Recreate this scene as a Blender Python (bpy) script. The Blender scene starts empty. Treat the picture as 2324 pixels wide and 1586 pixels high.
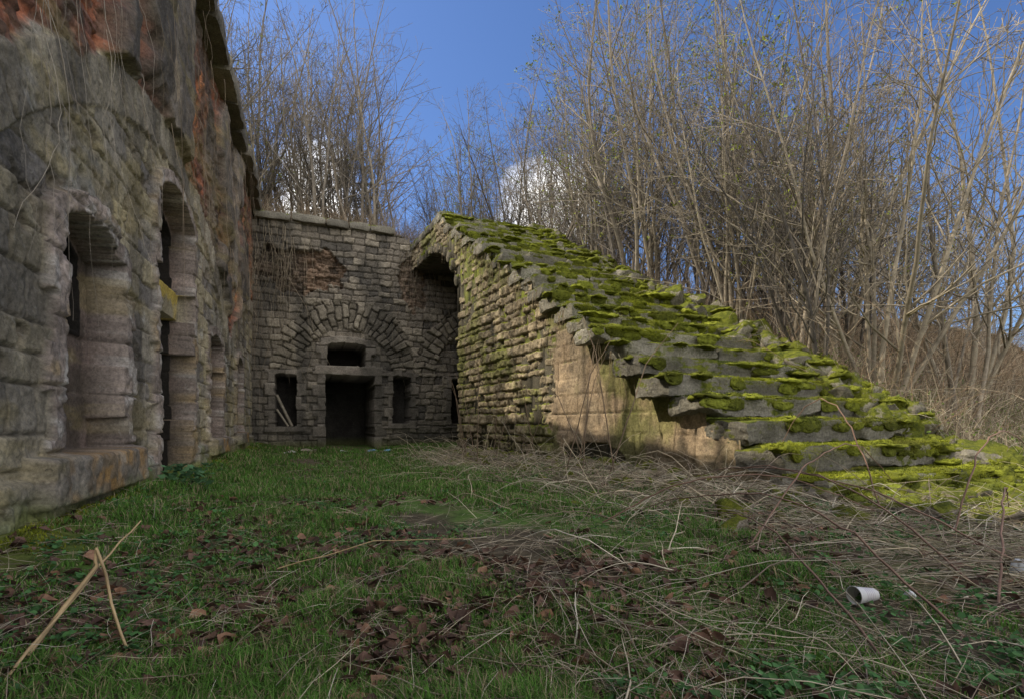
import bpy, math, numpy as np
from mathutils import Vector
rng=np.random.default_rng(7)
SC=bpy.context.scene
# ------------------------------------------------------------ noise
def hsh(ix,iy,iz,seed):
    n=(ix*374761393+iy*668265263+iz*2246822519+seed*1274126177)&0xffffffff
    n=((n^(n>>13))*1274126177)&0xffffffff
    n=((n^(n>>15))*668265263)&0xffffffff
    return ((n^(n>>16))&0xffff)/65535.0
def vn3(x,y,z,seed=0):
    x,y,z=np.broadcast_arrays(x,y,z)
    ix=np.floor(x).astype(np.int64);iy=np.floor(y).astype(np.int64);iz=np.floor(z).astype(np.int64)
    fx=x-ix;fy=y-iy;fz=z-iz
    fx=fx*fx*(3-2*fx);fy=fy*fy*(3-2*fy);fz=fz*fz*(3-2*fz)
    r=0
    for a in(0,1):
        for b in(0,1):
            for c in(0,1):
                w=(fx if a else 1-fx)*(fy if b else 1-fy)*(fz if c else 1-fz)
                r=r+w*hsh(ix+a,iy+b,iz+c,seed)
    return r
def vn2(x,y,seed=0):
    x,y=np.broadcast_arrays(x,y)
    ix=np.floor(x).astype(np.int64);iy=np.floor(y).astype(np.int64)
    fx=x-ix;fy=y-iy
    fx=fx*fx*(3-2*fx);fy=fy*fy*(3-2*fy)
    z=np.zeros_like(ix)
    return (hsh(ix,iy,z,seed)*(1-fx)*(1-fy)+hsh(ix+1,iy,z,seed)*fx*(1-fy)+
            hsh(ix,iy+1,z,seed)*(1-fx)*fy+hsh(ix+1,iy+1,z,seed)*fx*fy)
def fbm(x,y,seed=0,o=4):
    r=0;a=.5;t=0
    for i in range(o):
        r=r+a*vn2(x*2**i+17.3*i,y*2**i-9.1*i,seed+i);t+=a;a*=.5
    return r/t
def ss(e0,e1,x):
    t=np.clip((x-e0)/(e1-e0),0,1);return t*t*(3-2*t)
def mix(a,b,f):
    return a*(1-f[...,None])+np.asarray(b)*f[...,None]
# ------------------------------------------------------------ mesh helpers
def link(o,parent=None):
    SC.collection.objects.link(o)
    if parent is not None:o.parent=parent
    return o
def empty(name):
    o=bpy.data.objects.new(name,None);SC.collection.objects.link(o);return o
def np_mesh(name,verts,quads=None,tris=None,col=None,smooth=False):
    me=bpy.data.meshes.new(name)
    verts=np.asarray(verts,dtype=np.float32).reshape(-1,3)
    me.vertices.add(len(verts));me.vertices.foreach_set("co",verts.ravel())
    idx=[];starts=[];n=0
    if quads is not None and len(quads):
        q=np.asarray(quads,dtype=np.int32).reshape(-1,4);idx.append(q.ravel());starts.append(np.arange(len(q))*4);n=q.size
    if tris is not None and len(tris):
        t=np.asarray(tris,dtype=np.int32).reshape(-1,3);idx.append(t.ravel());starts.append(n+np.arange(len(t))*3)
    idx=np.concatenate(idx);starts=np.concatenate(starts).astype(np.int32)
    me.loops.add(len(idx));me.loops.foreach_set("vertex_index",idx)
    me.polygons.add(len(starts));me.polygons.foreach_set("loop_start",starts)
    me.update(calc_edges=True);me.validate()
    if col is not None:
        c=np.ones((len(verts),4),dtype=np.float32);c[:,:3]=np.asarray(col).reshape(-1,3)
        at=me.color_attributes.new("Col",'FLOAT_COLOR','POINT');at.data.foreach_set("color",c.ravel())
    if smooth:
        me.polygons.foreach_set("use_smooth",np.ones(len(starts),dtype=bool))
    return me
def obj(name,me,mat,parent=None):
    o=bpy.data.objects.new(name,me)
    if mat:me.materials.append(mat)
    return link(o,parent)
def grid_me(name,P,col,mask=None,smooth=False):
    n,m=P.shape[:2]
    i=np.arange(n*m).reshape(n,m)
    q=np.stack([i[:-1,:-1],i[1:,:-1],i[1:,1:],i[:-1,1:]],-1)
    if mask is not None:q=q[mask]
    return np_mesh(name,P.reshape(-1,3),quads=q.reshape(-1,4),col=col.reshape(-1,3),smooth=smooth)
def unit(v):
    return v/np.maximum(np.linalg.norm(v,axis=-1,keepdims=True),1e-9)
def tubes(pts,rad,sides=3):
    N,K,_=pts.shape
    T=np.empty_like(pts);T[:,1:-1]=pts[:,2:]-pts[:,:-2];T[:,0]=pts[:,1]-pts[:,0];T[:,-1]=pts[:,-1]-pts[:,-2]
    T=unit(T)
    mt=unit(T.mean(1))
    ref=np.where(np.abs(mt[:,2:3])>.8,np.array([[1.,0,0]]),np.array([[0,0,1.]]))[:,None,:]
    A=unit(np.cross(T,np.broadcast_to(ref,T.shape)));B=np.cross(T,A)
    an=np.arange(sides)*2*math.pi/sides
    V=pts[:,:,None,:]+rad[:,:,None,None]*(A[:,:,None,:]*np.cos(an)[None,None,:,None]+B[:,:,None,:]*np.sin(an)[None,None,:,None])
    base=(np.arange(N)*K*sides)[:,None,None]+(np.arange(K-1)*sides)[None,:,None]
    j=np.arange(sides)[None,None,:];j2=(j+1)%sides
    q=np.stack([base+j,base+j2,base+sides+j2,base+sides+j],-1).reshape(-1,4)
    return V.reshape(-1,3),q
class Acc:
    def __init__(s):s.v=[];s.q=[];s.t=[];s.c=[];s.n=0
    def add(s,v,q=None,t=None,c=None):
        v=np.asarray(v).reshape(-1,3)
        if q is not None and len(q):s.q.append(np.asarray(q).reshape(-1,4)+s.n)
        if t is not None and len(t):s.t.append(np.asarray(t).reshape(-1,3)+s.n)
        s.v.append(v)
        c=np.array([.5,.5,.5]) if c is None else np.asarray(c)
        s.c.append(np.broadcast_to(c,(len(v),3)))
        s.n+=len(v)
    def mesh(s,name,smooth=False):
        return np_mesh(name,np.concatenate(s.v),np.concatenate(s.q) if s.q else None,np.concatenate(s.t) if s.t else None,np.concatenate(s.c),smooth)
# ------------------------------------------------------------ materials
def newmat(name):
    m=bpy.data.materials.new(name);m.use_nodes=True
    nt=m.node_tree;b=nt.nodes["Principled BSDF"]
    b.inputs["Roughness"].default_value=.9
    if "Specular IOR Level" in b.inputs:b.inputs["Specular IOR Level"].default_value=.2
    return m,nt,b
def N(nt,t,**k):
    n=nt.nodes.new(t)
    for a,v in k.items():setattr(n,a,v)
    return n
def noise(nt,scale,detail=6,rough=.6,co=None,dist=0):
    n=N(nt,"ShaderNodeTexNoise");n.inputs["Scale"].default_value=scale;n.inputs["Detail"].default_value=detail
    n.inputs["Roughness"].default_value=rough;n.inputs["Distortion"].default_value=dist
    if co is not None:nt.links.new(co,n.inputs["Vector"])
    return n.outputs["Fac"]
def mrange(nt,v,a,b,c,d):
    n=N(nt,"ShaderNodeMapRange");nt.links.new(v,n.inputs[0])
    for i,x in enumerate((a,b,c,d)):n.inputs[i+1].default_value=x
    return n.outputs[0]
def mathn(nt,op,a,b):
    n=N(nt,"ShaderNodeMath",operation=op)
    for i,x in enumerate((a,b)):
        if isinstance(x,(int,float)):n.inputs[i].default_value=x
        else:nt.links.new(x,n.inputs[i])
    return n.outputs[0]
def mixc(nt,f,a,b,mode='MIX'):
    n=N(nt,"ShaderNodeMix",data_type='RGBA',blend_type=mode)
    if isinstance(f,(int,float)):n.inputs[0].default_value=f
    else:nt.links.new(f,n.inputs[0])
    for i,x in ((6,a),(7,b)):
        if isinstance(x,tuple):n.inputs[i].default_value=(*x,1)
        else:nt.links.new(x,n.inputs[i])
    return n.outputs[2]
def stone_mat(name,moss=0.0,bump=.6,s1=3,s2=35,gain=1.35,lo=.35,hi=.6,lich=.35,bd=.025):
    m,nt,b=newmat(name)
    co=N(nt,"ShaderNodeTexCoord").outputs["Object"]
    at=N(nt,"ShaderNodeAttribute",attribute_name="Col").outputs["Color"]
    n1=noise(nt,s1,8,.65,co);n2=noise(nt,s2,6,.75,co)
    f=mathn(nt,'MULTIPLY',mrange(nt,n1,.25,.75,.62*gain,1.38*gain),mrange(nt,n2,.3,.7,.5,1.5))
    vm=N(nt,"ShaderNodeVectorMath",operation='SCALE');nt.links.new(at,vm.inputs[0]);nt.links.new(f,vm.inputs["Scale"])
    c=vm.outputs[0]
    lum=N(nt,"ShaderNodeSeparateColor");nt.links.new(at,lum.inputs[0])
    ok=mrange(nt,lum.outputs[0],.03,.08,0,1)
    sp=mathn(nt,'MULTIPLY',mrange(nt,noise(nt,14,5,.75,co,.4),.60,.68,0,lich),ok)
    c=mixc(nt,sp,c,(.38,.36,.31))
    dk=mrange(nt,noise(nt,22,6,.8,co,.6),.42,.28,0,.8)
    c=mixc(nt,dk,c,(.04,.034,.027))
    if moss>0:
        g=N(nt,"ShaderNodeNewGeometry");sx=N(nt,"ShaderNodeSeparateXYZ");nt.links.new(g.outputs["Normal"],sx.inputs[0])
        k=mathn(nt,'ADD',sx.outputs[2],mrange(nt,noise(nt,2.2,6,.7,co),.3,.7,-moss,moss))
        k=mrange(nt,k,lo,hi,0,1)
        mc=mixc(nt,mrange(nt,noise(nt,11,6,.75,co),.35,.65,0,1),(.06,.078,.012),(.235,.25,.028))
        c=mixc(nt,k,c,mc)
    nt.links.new(c,b.inputs["Base Color"])
    bp=N(nt,"ShaderNodeBump");bp.inputs["Strength"].default_value=bump;bp.inputs["Distance"].default_value=bd
    h=mathn(nt,'ADD',mathn(nt,'MULTIPLY',noise(nt,14,9,.75,co),1.0),mathn(nt,'MULTIPLY',noise(nt,60,6,.8,co),.7))
    nt.links.new(h,bp.inputs["Height"]);nt.links.new(bp.outputs[0],b.inputs["Normal"])
    return m
def col_mat(name,transl=0.0,var=.35,scale=20,rough=.8,bump=0):
    m,nt,b=newmat(name);b.inputs["Roughness"].default_value=rough
    co=N(nt,"ShaderNodeTexCoord").outputs["Object"]
    at=N(nt,"ShaderNodeAttribute",attribute_name="Col").outputs["Color"]
    f=mrange(nt,noise(nt,scale,5,.65,co),.3,.7,1-var,1+var)
    vm=N(nt,"ShaderNodeVectorMath",operation='SCALE');nt.links.new(at,vm.inputs[0]);nt.links.new(f,vm.inputs["Scale"])
    nt.links.new(vm.outputs[0],b.inputs["Base Color"])
    if bump:
        bp=N(nt,"ShaderNodeBump");bp.inputs["Strength"].default_value=bump;bp.inputs["Distance"].default_value=.03
        nt.links.new(noise(nt,scale*2,7,.7,co),bp.inputs["Height"]);nt.links.new(bp.outputs[0],b.inputs["Normal"])
    if transl>0:
        tr=N(nt,"ShaderNodeBsdfTranslucent");nt.links.new(vm.outputs[0],tr.inputs[0])
        ms=N(nt,"ShaderNodeMixShader");ms.inputs[0].default_value=transl
        nt.links.new(b.outputs[0],ms.inputs[1]);nt.links.new(tr.outputs[0],ms.inputs[2])
        nt.links.new(ms.outputs[0],nt.nodes["Material Output"].inputs[0])
    return m
M_wall=stone_mat("weathered_stone",gain=1.42)
M_stair=stone_mat("stair_stone",moss=.25,gain=1.35,lich=.2)
M_moss=stone_mat("mossy_stone",moss=.9,bump=1.0,lo=.12,hi=.42,bd=.04)
M_step=stone_mat("step_stone",moss=.9,bump=1.0,lo=.22,hi=.48,bd=.04)
M_cap=stone_mat("cornice_stone",moss=.55)
M_ground=col_mat("soil",var=.45,scale=9,bump=.9,rough=.95)
M_grass=col_mat("grass_blades",transl=.35,var=.25,scale=3)
M_mosst=col_mat("moss_fibres",transl=.3,var=.35,scale=6)
M_cush=col_mat("moss_cushion",var=.5,scale=14,bump=1.0,rough=.95)
M_leaf=col_mat("dead_leaves",transl=.1,var=.4,scale=30,rough=.7)
M_green=col_mat("green_leaves",transl=.35,var=.3,scale=10,rough=.6)
M_bark=col_mat("bark",var=.4,scale=8,rough=.85)
M_twig=col_mat("dry_stalks",var=.35,scale=8,rough=.75)
# ------------------------------------------------------------ layout
C0=np.array([-7.11,14.0]);U=np.array([-.3665,.9304]);V=np.array([.9304,.3665])
S0=np.array([1.98,5.25]);D=np.array([-.435,.9004]);E=np.array([.9004,.435])
def court(t,b,z):   # t along back wall, b behind back wall (negative = courtyard)
    t,b,z=np.broadcast_arrays(t,b,z)
    return np.stack([C0[0]+t*V[0]+b*U[0],C0[1]+t*V[1]+b*U[1],z],-1)
def stair(a,w,z):
    a,w,z=np.broadcast_arrays(a,w,z)
    return np.stack([S0[0]+a*D[0]+w*E[0],S0[1]+a*D[1]+w*E[1],z],-1)
def to_court(x,y):
    dx=x-C0[0];dy=y-C0[1];return dx*V[0]+dy*V[1],dx*U[0]+dy*U[1]
def to_stair(x,y):
    dx=x-S0[0];dy=y-S0[1];return dx*D[0]+dy*D[1],dx*E[0]+dy*E[1]
def ground_h(x,y):
    x,y=np.broadcast_arrays(np.asarray(x,float),np.asarray(y,float))
    a,w=to_stair(x,y);t,b=to_court(x,y)
    z=(fbm(x*.7,y*.7,3,4)-.5)*.16+(fbm(x*4,y*4,9,3)-.5)*.05
    foot=-.9+.08*np.maximum(w-3,0)
    r=np.clip((a-foot)*.62,0,None)
    r=5.7*(1-np.exp(-r/5.7*1.25))
    bank=r*ss(2.75,3.3,w)
    z=z+bank*(1+.12*(fbm(x*.5,y*.5,31,3)-.5)*2)+ss(.2,1.5,bank)*(fbm(x*1.3,y*1.3,5,3)-.5)*.5
    z=z+.12*ss(.9,.05,t)*(b<.2)            # moss bank against left wall
    z=z+.14*ss(-1.2,.3,w)*ss(-3,-.8,a)*ss(2.9,2.5,w)
    far=np.hypot(x-5,y-15)
    z=z*(1-ss(60,120,far))
    return z
# ------------------------------------------------------------ block patterns
def blocks(u,z,rows,wmin,wmax,seed):
    rows=np.asarray(rows);r=np.clip(np.searchsorted(rows,z)-1,0,len(rows)-2)
    dist=np.zeros_like(u);rid=np.zeros_like(u);u0=u.min()-1;u1=u.max()+1
    g=np.random.default_rng(seed)
    for k in range(len(rows)-1):
        n=int((u1-u0)/wmin)+4
        b=u0+np.cumsum(g.uniform(wmin,wmax,n));b=np.concatenate([[u0-1],b])
        m=r==k
        if not m.any():continue
        uu=u[m];j=np.clip(np.searchsorted(b,uu)-1,0,len(b)-2)
        d=np.minimum(uu-b[j],b[j+1]-uu);d=np.minimum(d,np.minimum(z[m]-rows[k],rows[k+1]-z[m]))
        dist[m]=d;rid[m]=hsh(np.full(j.shape,k),j,np.zeros_like(j),seed)
    return dist,rid
def mkrows(z0,z1,hmin,hmax,seed):
    g=np.random.default_rng(seed);r=[z0]
    while r[-1]<z1:r.append(r[-1]+g.uniform(hmin,hmax))
    return r
def stone_layer(u,z,rows,wmin,wmax,seed,joint=.02,jd=.04,off=.05,rough=.03,warp=.03):
    jw=min(.018,warp*.6)
    uw=u+(fbm(u*3,z*3,seed+50,3)-.5)*2*warp+(fbm(u*14,z*14,seed+51,2)-.5)*jw;zw=z+(fbm(u*3+40,z*3,seed+60,3)-.5)*2*warp+(fbm(u*14,z*14+9,seed+52,2)-.5)*jw
    dist,rid=blocks(uw,zw,rows,wmin,wmax,seed)
    h=(rid-.5)*off-jd*(1-ss(0,joint,dist))+(fbm(u*9,z*9,seed+70,4)-.5)*rough+(fbm(u*26,z*26,seed+75,2)-.5)*rough*.5
    return h,rid,dist
def seg_open(u,z,u0,u1,z0,z1,rise):
    uc=(u0+u1)/2;hw=(u1-u0)/2
    top=z1-rise*((u-uc)/hw)**2
    return (u>u0)&(u<u1)&(z>z0)&(z<top)
def frame_of(u,z,u0,u1,z0,z1,rise,w):
    uc=(u0+u1)/2;hw=(u1-u0)/2
    wig=w*(1+.6*(np.floor(z/.3)%2))
    top=z1-rise*(np.clip((u-uc)/hw,-1.3,1.3))**2
    return (u>u0-wig)&(u<u1+wig)&(z>z0-.02)&(z<top+w)

# ============================================================ LEFT WALL
def build_left():
    root=empty("stone_fort_wall")
    s=[-0.3];
    while s[-1]<12.6:
        Yd=max(14-.93*s[-1],2.2);s.append(s[-1]+max(.0034*Yd,.009)*1.0)
    while s[-1]<26:s.append(s[-1]+.12)
    s=np.array(s);z=np.concatenate([np.arange(-.3,4.2,.0165),np.arange(4.2,6.62,.025)])
    SS,Z=np.meshgrid(s,z,indexing='ij')
    rows=mkrows(-.4,7,.17,.30,11)
    h,rid,dist=stone_layer(SS,Z,rows,.28,.6,12,joint=.013,jd=.028,off=.022,rough=.034,warp=.016)
    n1=fbm(SS*.8,Z*.8,21,4);n2=fbm(SS*2.5,Z*2.5,22,4);n3=fbm(SS*9,Z*9,23,3);n4=fbm(SS*24,Z*24,25,3)
    stain=fbm(SS*3.0,Z*.35,24,4)
    base=np.ones(SS.shape+(3,))*np.array([.22,.195,.155])
    base=mix(base,[.29,.25,.17],ss(.45,.7,rid));base=mix(base,[.15,.135,.12],ss(.75,.95,1-rid))
    base=base*(1-.55*(1-ss(0,.014,dist)))[...,None]
    pit=ss(.60,.70,fbm(SS*5,Z*5,26,4));h=h-.03*pit;base=mix(base,[.13,.105,.08],pit*.6)
    cs=np.where(SS>4.35,np.where(SS>12.65,16.8,8.5),.2)
    rad=np.hypot(SS-cs,Z+2.02)
    upper=ss(5.98,6.02,rad+ (n2-.5)*.25)
    ang=np.arctan2(SS-cs,Z+2.02)*5.8
    k=ang/.26;kd=np.abs(k-np.round(k));kb=hsh(np.floor(k+.5).astype(np.int64),np.zeros(k.shape,np.int64),np.zeros(k.shape,np.int64),77)
    band=(rad>5.64)&(rad<6.0)
    hb=.03+(kb-.5)*.03-.03*ss(.44,.49,kd)+(n3-.5)*.03+(n4-.5)*.02
    h=np.where(band,hb,h);base=np.where(band[...,None],np.array([.24,.21,.16])*(.75+.45*kb[...,None])*(1-.4*ss(.44,.49,kd))[...,None],base)
    brr=mkrows(-.4,7,.075,.085,5);bh,bid,bd=stone_layer(SS,Z,brr,.2,.26,14,joint=.012,jd=.02,off=.04,rough=.04,warp=.012)
    patch=ss(.49,.54,fbm(SS*.55+3,Z*.35+1,41,5)+.06*ss(9,11.5,SS))
    ren=.13+(n1-.5)*.10+(n2-.5)*.07+(n3-.5)*.04+(n4-.5)*.014+(stain-.5)*.10
    bhh=.0+bh+(n2-.5)*.12+(n3-.5)*.05
    hu=ren*(1-patch)+bhh*patch
    streak=ss(.42,.62,stain)
    cu=mix(np.ones(SS.shape+(3,))*np.array([.20,.17,.14]),[.075,.065,.057],streak)
    cu=mix(cu,[.29,.225,.16],ss(.55,.72,n2)*.8);cu=mix(cu,[.10,.083,.065],ss(.55,.65,n3)*.5)
    red=mix(np.ones(SS.shape+(3,))*np.array([.28,.105,.058]),[.15,.075,.055],ss(.3,.7,bid));red=mix(red,[.36,.15,.07],ss(.55,.75,n2));red=mix(red,[.11,.07,.05],ss(.48,.60,n3)*.8)
    redz=ss(.38,.54,fbm(SS*.8+9,Z*.6,43,4)+.14*ss(8.5,11.5,SS))
    exposed=np.ones(SS.shape+(3,))*np.array([.14,.11,.08])
    exposed=exposed*(1-redz[...,None])+red*redz[...,None]
    cu=cu*(1-patch[...,None])+exposed*patch[...,None]
    h=h*(1-upper)+hu*upper;base=base*(1-upper[...,None])+cu*upper[...,None]
    pl=ss(.40,.37,Z+(n3-.5)*.03);h=h+.06*pl;base=mix(base,[.11,.10,.08],pl*.4)
    base=mix(base,[.06,.053,.045],ss(.48,.66,fbm(SS*2.2+5,Z*.5,61,4))*.65)
    base=mix(base,[.38,.37,.34],ss(.62,.70,fbm(SS*3,Z*3,62,6))*.5*ss(3,2,Z))
    ops=[(10.42,11.56,.5,2.18,.16),(7.70,9.32,-.3,3.42,.22),(5.20,6.45,.45,2.15,.16),(2.3,3.3,.5,2.15,.15),(13.8,14.9,.5,2.15,.15)]
    dark=np.zeros(SS.shape,bool)
    for (u0,u1,z0,z1,ri) in ops:
        fr=frame_of(SS,Z,u0,u1,z0,z1,ri,.15)
        fk=Z/.42+u0*3;fkd=np.abs(fk-np.round(fk));fid=hsh(np.floor(fk+.5).astype(np.int64),(SS>(u0+u1)/2).astype(np.int64),np.zeros(SS.shape,np.int64),int(u0*10))
        hf=.05+(fid-.5)*.02-.03*ss(.47,.49,fkd)+(n3-.5)*.03+(n4-.5)*.02+(n2-.5)*.02-.02*pit
        h=np.where(fr,hf,h)
        cf=np.array([.22,.18,.155])*(.75+.5*fid[...,None])*(1-.5*ss(.47,.49,fkd))[...,None];cf=mix(cf,[.38,.36,.33],ss(.55,.66,n3)*.5);cf=mix(cf,[.26,.18,.07],ss(.60,.70,n2)*.5);cf=mix(cf,[.08,.065,.055],ss(.52,.62,n4)*.5)
        base=np.where(fr[...,None],cf,base)
        jh=hsh(np.floor(Z/.42+.2).astype(np.int64),(SS>(u0+u1)/2).astype(np.int64),np.zeros(SS.shape,np.int64),int(u0*7))
        jag=np.where(jh>.6,.09,0.0)
        op=seg_open(SS,Z,u0+jag,u1-jag*.3,z0,z1,ri)
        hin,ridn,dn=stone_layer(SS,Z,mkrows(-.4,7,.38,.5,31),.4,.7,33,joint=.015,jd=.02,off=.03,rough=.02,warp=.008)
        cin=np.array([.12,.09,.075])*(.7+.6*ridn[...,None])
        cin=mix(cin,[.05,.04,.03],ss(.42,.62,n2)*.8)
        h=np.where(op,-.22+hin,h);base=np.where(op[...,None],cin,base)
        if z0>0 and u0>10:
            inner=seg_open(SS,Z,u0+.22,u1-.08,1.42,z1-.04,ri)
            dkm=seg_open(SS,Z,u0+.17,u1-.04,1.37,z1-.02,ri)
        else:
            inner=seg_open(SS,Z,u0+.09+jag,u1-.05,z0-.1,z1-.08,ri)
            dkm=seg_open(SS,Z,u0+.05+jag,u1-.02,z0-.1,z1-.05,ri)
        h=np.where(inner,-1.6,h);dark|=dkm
        base=np.where(dkm[...,None],np.array([.012,.010,.008]),base)  # interior shade painted near-black into the openings and their inner margins
    lin=(SS>7.66)&(SS<9.4)&(Z>2.02)&(Z<2.36)
    h=np.where(lin,-.14+(n2-.5)*.05+(n3-.5)*.03,h);base=np.where(lin[...,None],mix(np.ones(SS.shape+(3,))*np.array([.22,.19,.13]),[.32,.24,.06],ss(.45,.6,n2)),base)
    for (u0,u1,z0,z1) in [(10.2,12.0,.20,.5),(5.0,6.6,.2,.46),(2.2,3.4,.25,.5)]:
        si=(SS>u0)&(SS<u1)&(Z>z0)&(Z<z1)
        h=np.where(si,.15+(n2-.5)*.03+(n3-.5)*.035+(n4-.5)*.02-.03*ss(.44,.5,np.abs((Z-z0)/(z1-z0)-.5)),h)
        base=np.where(si[...,None],mix(mix(np.ones(SS.shape+(3,))*np.array([.19,.165,.135]),[.27,.155,.05],ss(.5,.66,n2)*.8),[.10,.09,.075],ss(.48,.6,n3)*.7),base)
    nd=(~dark).astype(float)
    base=mix(base,[.12,.14,.03],ss(.35,.05,Z+(n2-.5)*.5)*.8*nd)
    base=mix(base,[.22,.175,.07],ss(.58,.72,fbm(SS*1.2,Z*4,63,5))*.35*nd)
    P=court(h,0*h,Z);P[...,0]-=SS*U[0];P[...,1]-=SS*U[1]
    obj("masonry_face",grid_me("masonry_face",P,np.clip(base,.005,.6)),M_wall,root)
    A=Acc();x=-.2;g=np.random.default_rng(5)
    while x<26:
        L=g.uniform(.7,1.2);c=court(-.22+.02*g.normal(),-(x+L/2),6.62+.015*g.normal())
        rockbox(A,c,(1.0/2,L/2-.008,.13),0.025,14,(V,U),col=np.array([.17,.15,.12])*g.uniform(.7,1.2),rnd=.03,seed=int(x*10)+3)
        x+=L
    obj("cornice",A.mesh("cornice"),M_cap,root)
    return root
def rot2(v2):
    return np.array([[v2[0][0],v2[0][1],0],[v2[1][0],v2[1][1],0],[0,0,1.]])
def rockbox(A,c,half,amp,n,axes=None,R=None,col=(.2,.2,.2),rnd=.1,seed=0,freq=3.0,moss=None,cut=0,fine=1.0,cr=(.62,.95)):
    t=np.linspace(-1,1,n);a,b=np.meshgrid(t,t,indexing='ij');o=np.ones_like(a)
    F=[np.stack(x,-1) for x in((a,b,o),(b,a,-o),(b,o,a),(a,-o,b),(o,a,b),(-o,b,a))]
    p=np.concatenate([f.reshape(-1,3) for f in F])
    q2=p**2;sc=1-rnd*(q2[:,0]*q2[:,1]+q2[:,1]*q2[:,2]+q2[:,0]*q2[:,2])
    pn=p*sc[:,None]
    if cut:
        gg=np.random.default_rng(seed+900)
        for _ in range(cut):
            nv=gg.normal(size=3);nv/=np.linalg.norm(nv);dd=gg.uniform(*cr)
            ex=np.maximum(pn@nv-dd,0);pn=pn-ex[:,None]*nv*.95
    l=pn*np.asarray(half)
    M=rot2(axes) if axes is not None else np.eye(3)
    if R is not None:M=R
    w=l@M+np.asarray(c);w0=w.copy()
    so=seed*13.7
    f=freq
    for ax in range(3):
        w[:,ax]+=(vn3((w0[:,0])*f+so,w0[:,1]*f+ax*31,w0[:,2]*f,ax)-.5)*2*amp+(vn3(w0[:,0]*f*3+so,w0[:,1]*f*3+ax*31,w0[:,2]*f*3,ax+9)-.5)*amp*fine+(vn3(w0[:,0]*f*8+so,w0[:,1]*f*8+ax*31,w0[:,2]*f*8,ax+19)-.5)*amp*.5*fine
    i=np.arange(n*n).reshape(n,n);q=np.stack([i[:-1,:-1],i[1:,:-1],i[1:,1:],i[:-1,1:]],-1).reshape(-1,4)
    Q=np.concatenate([q+k*n*n for k in range(6)])
    A.add(w,Q,c=col)
    if moss is not None:
        sel=(p[:,2]>.2)
        moss.append(w[sel])
build_left()

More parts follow.
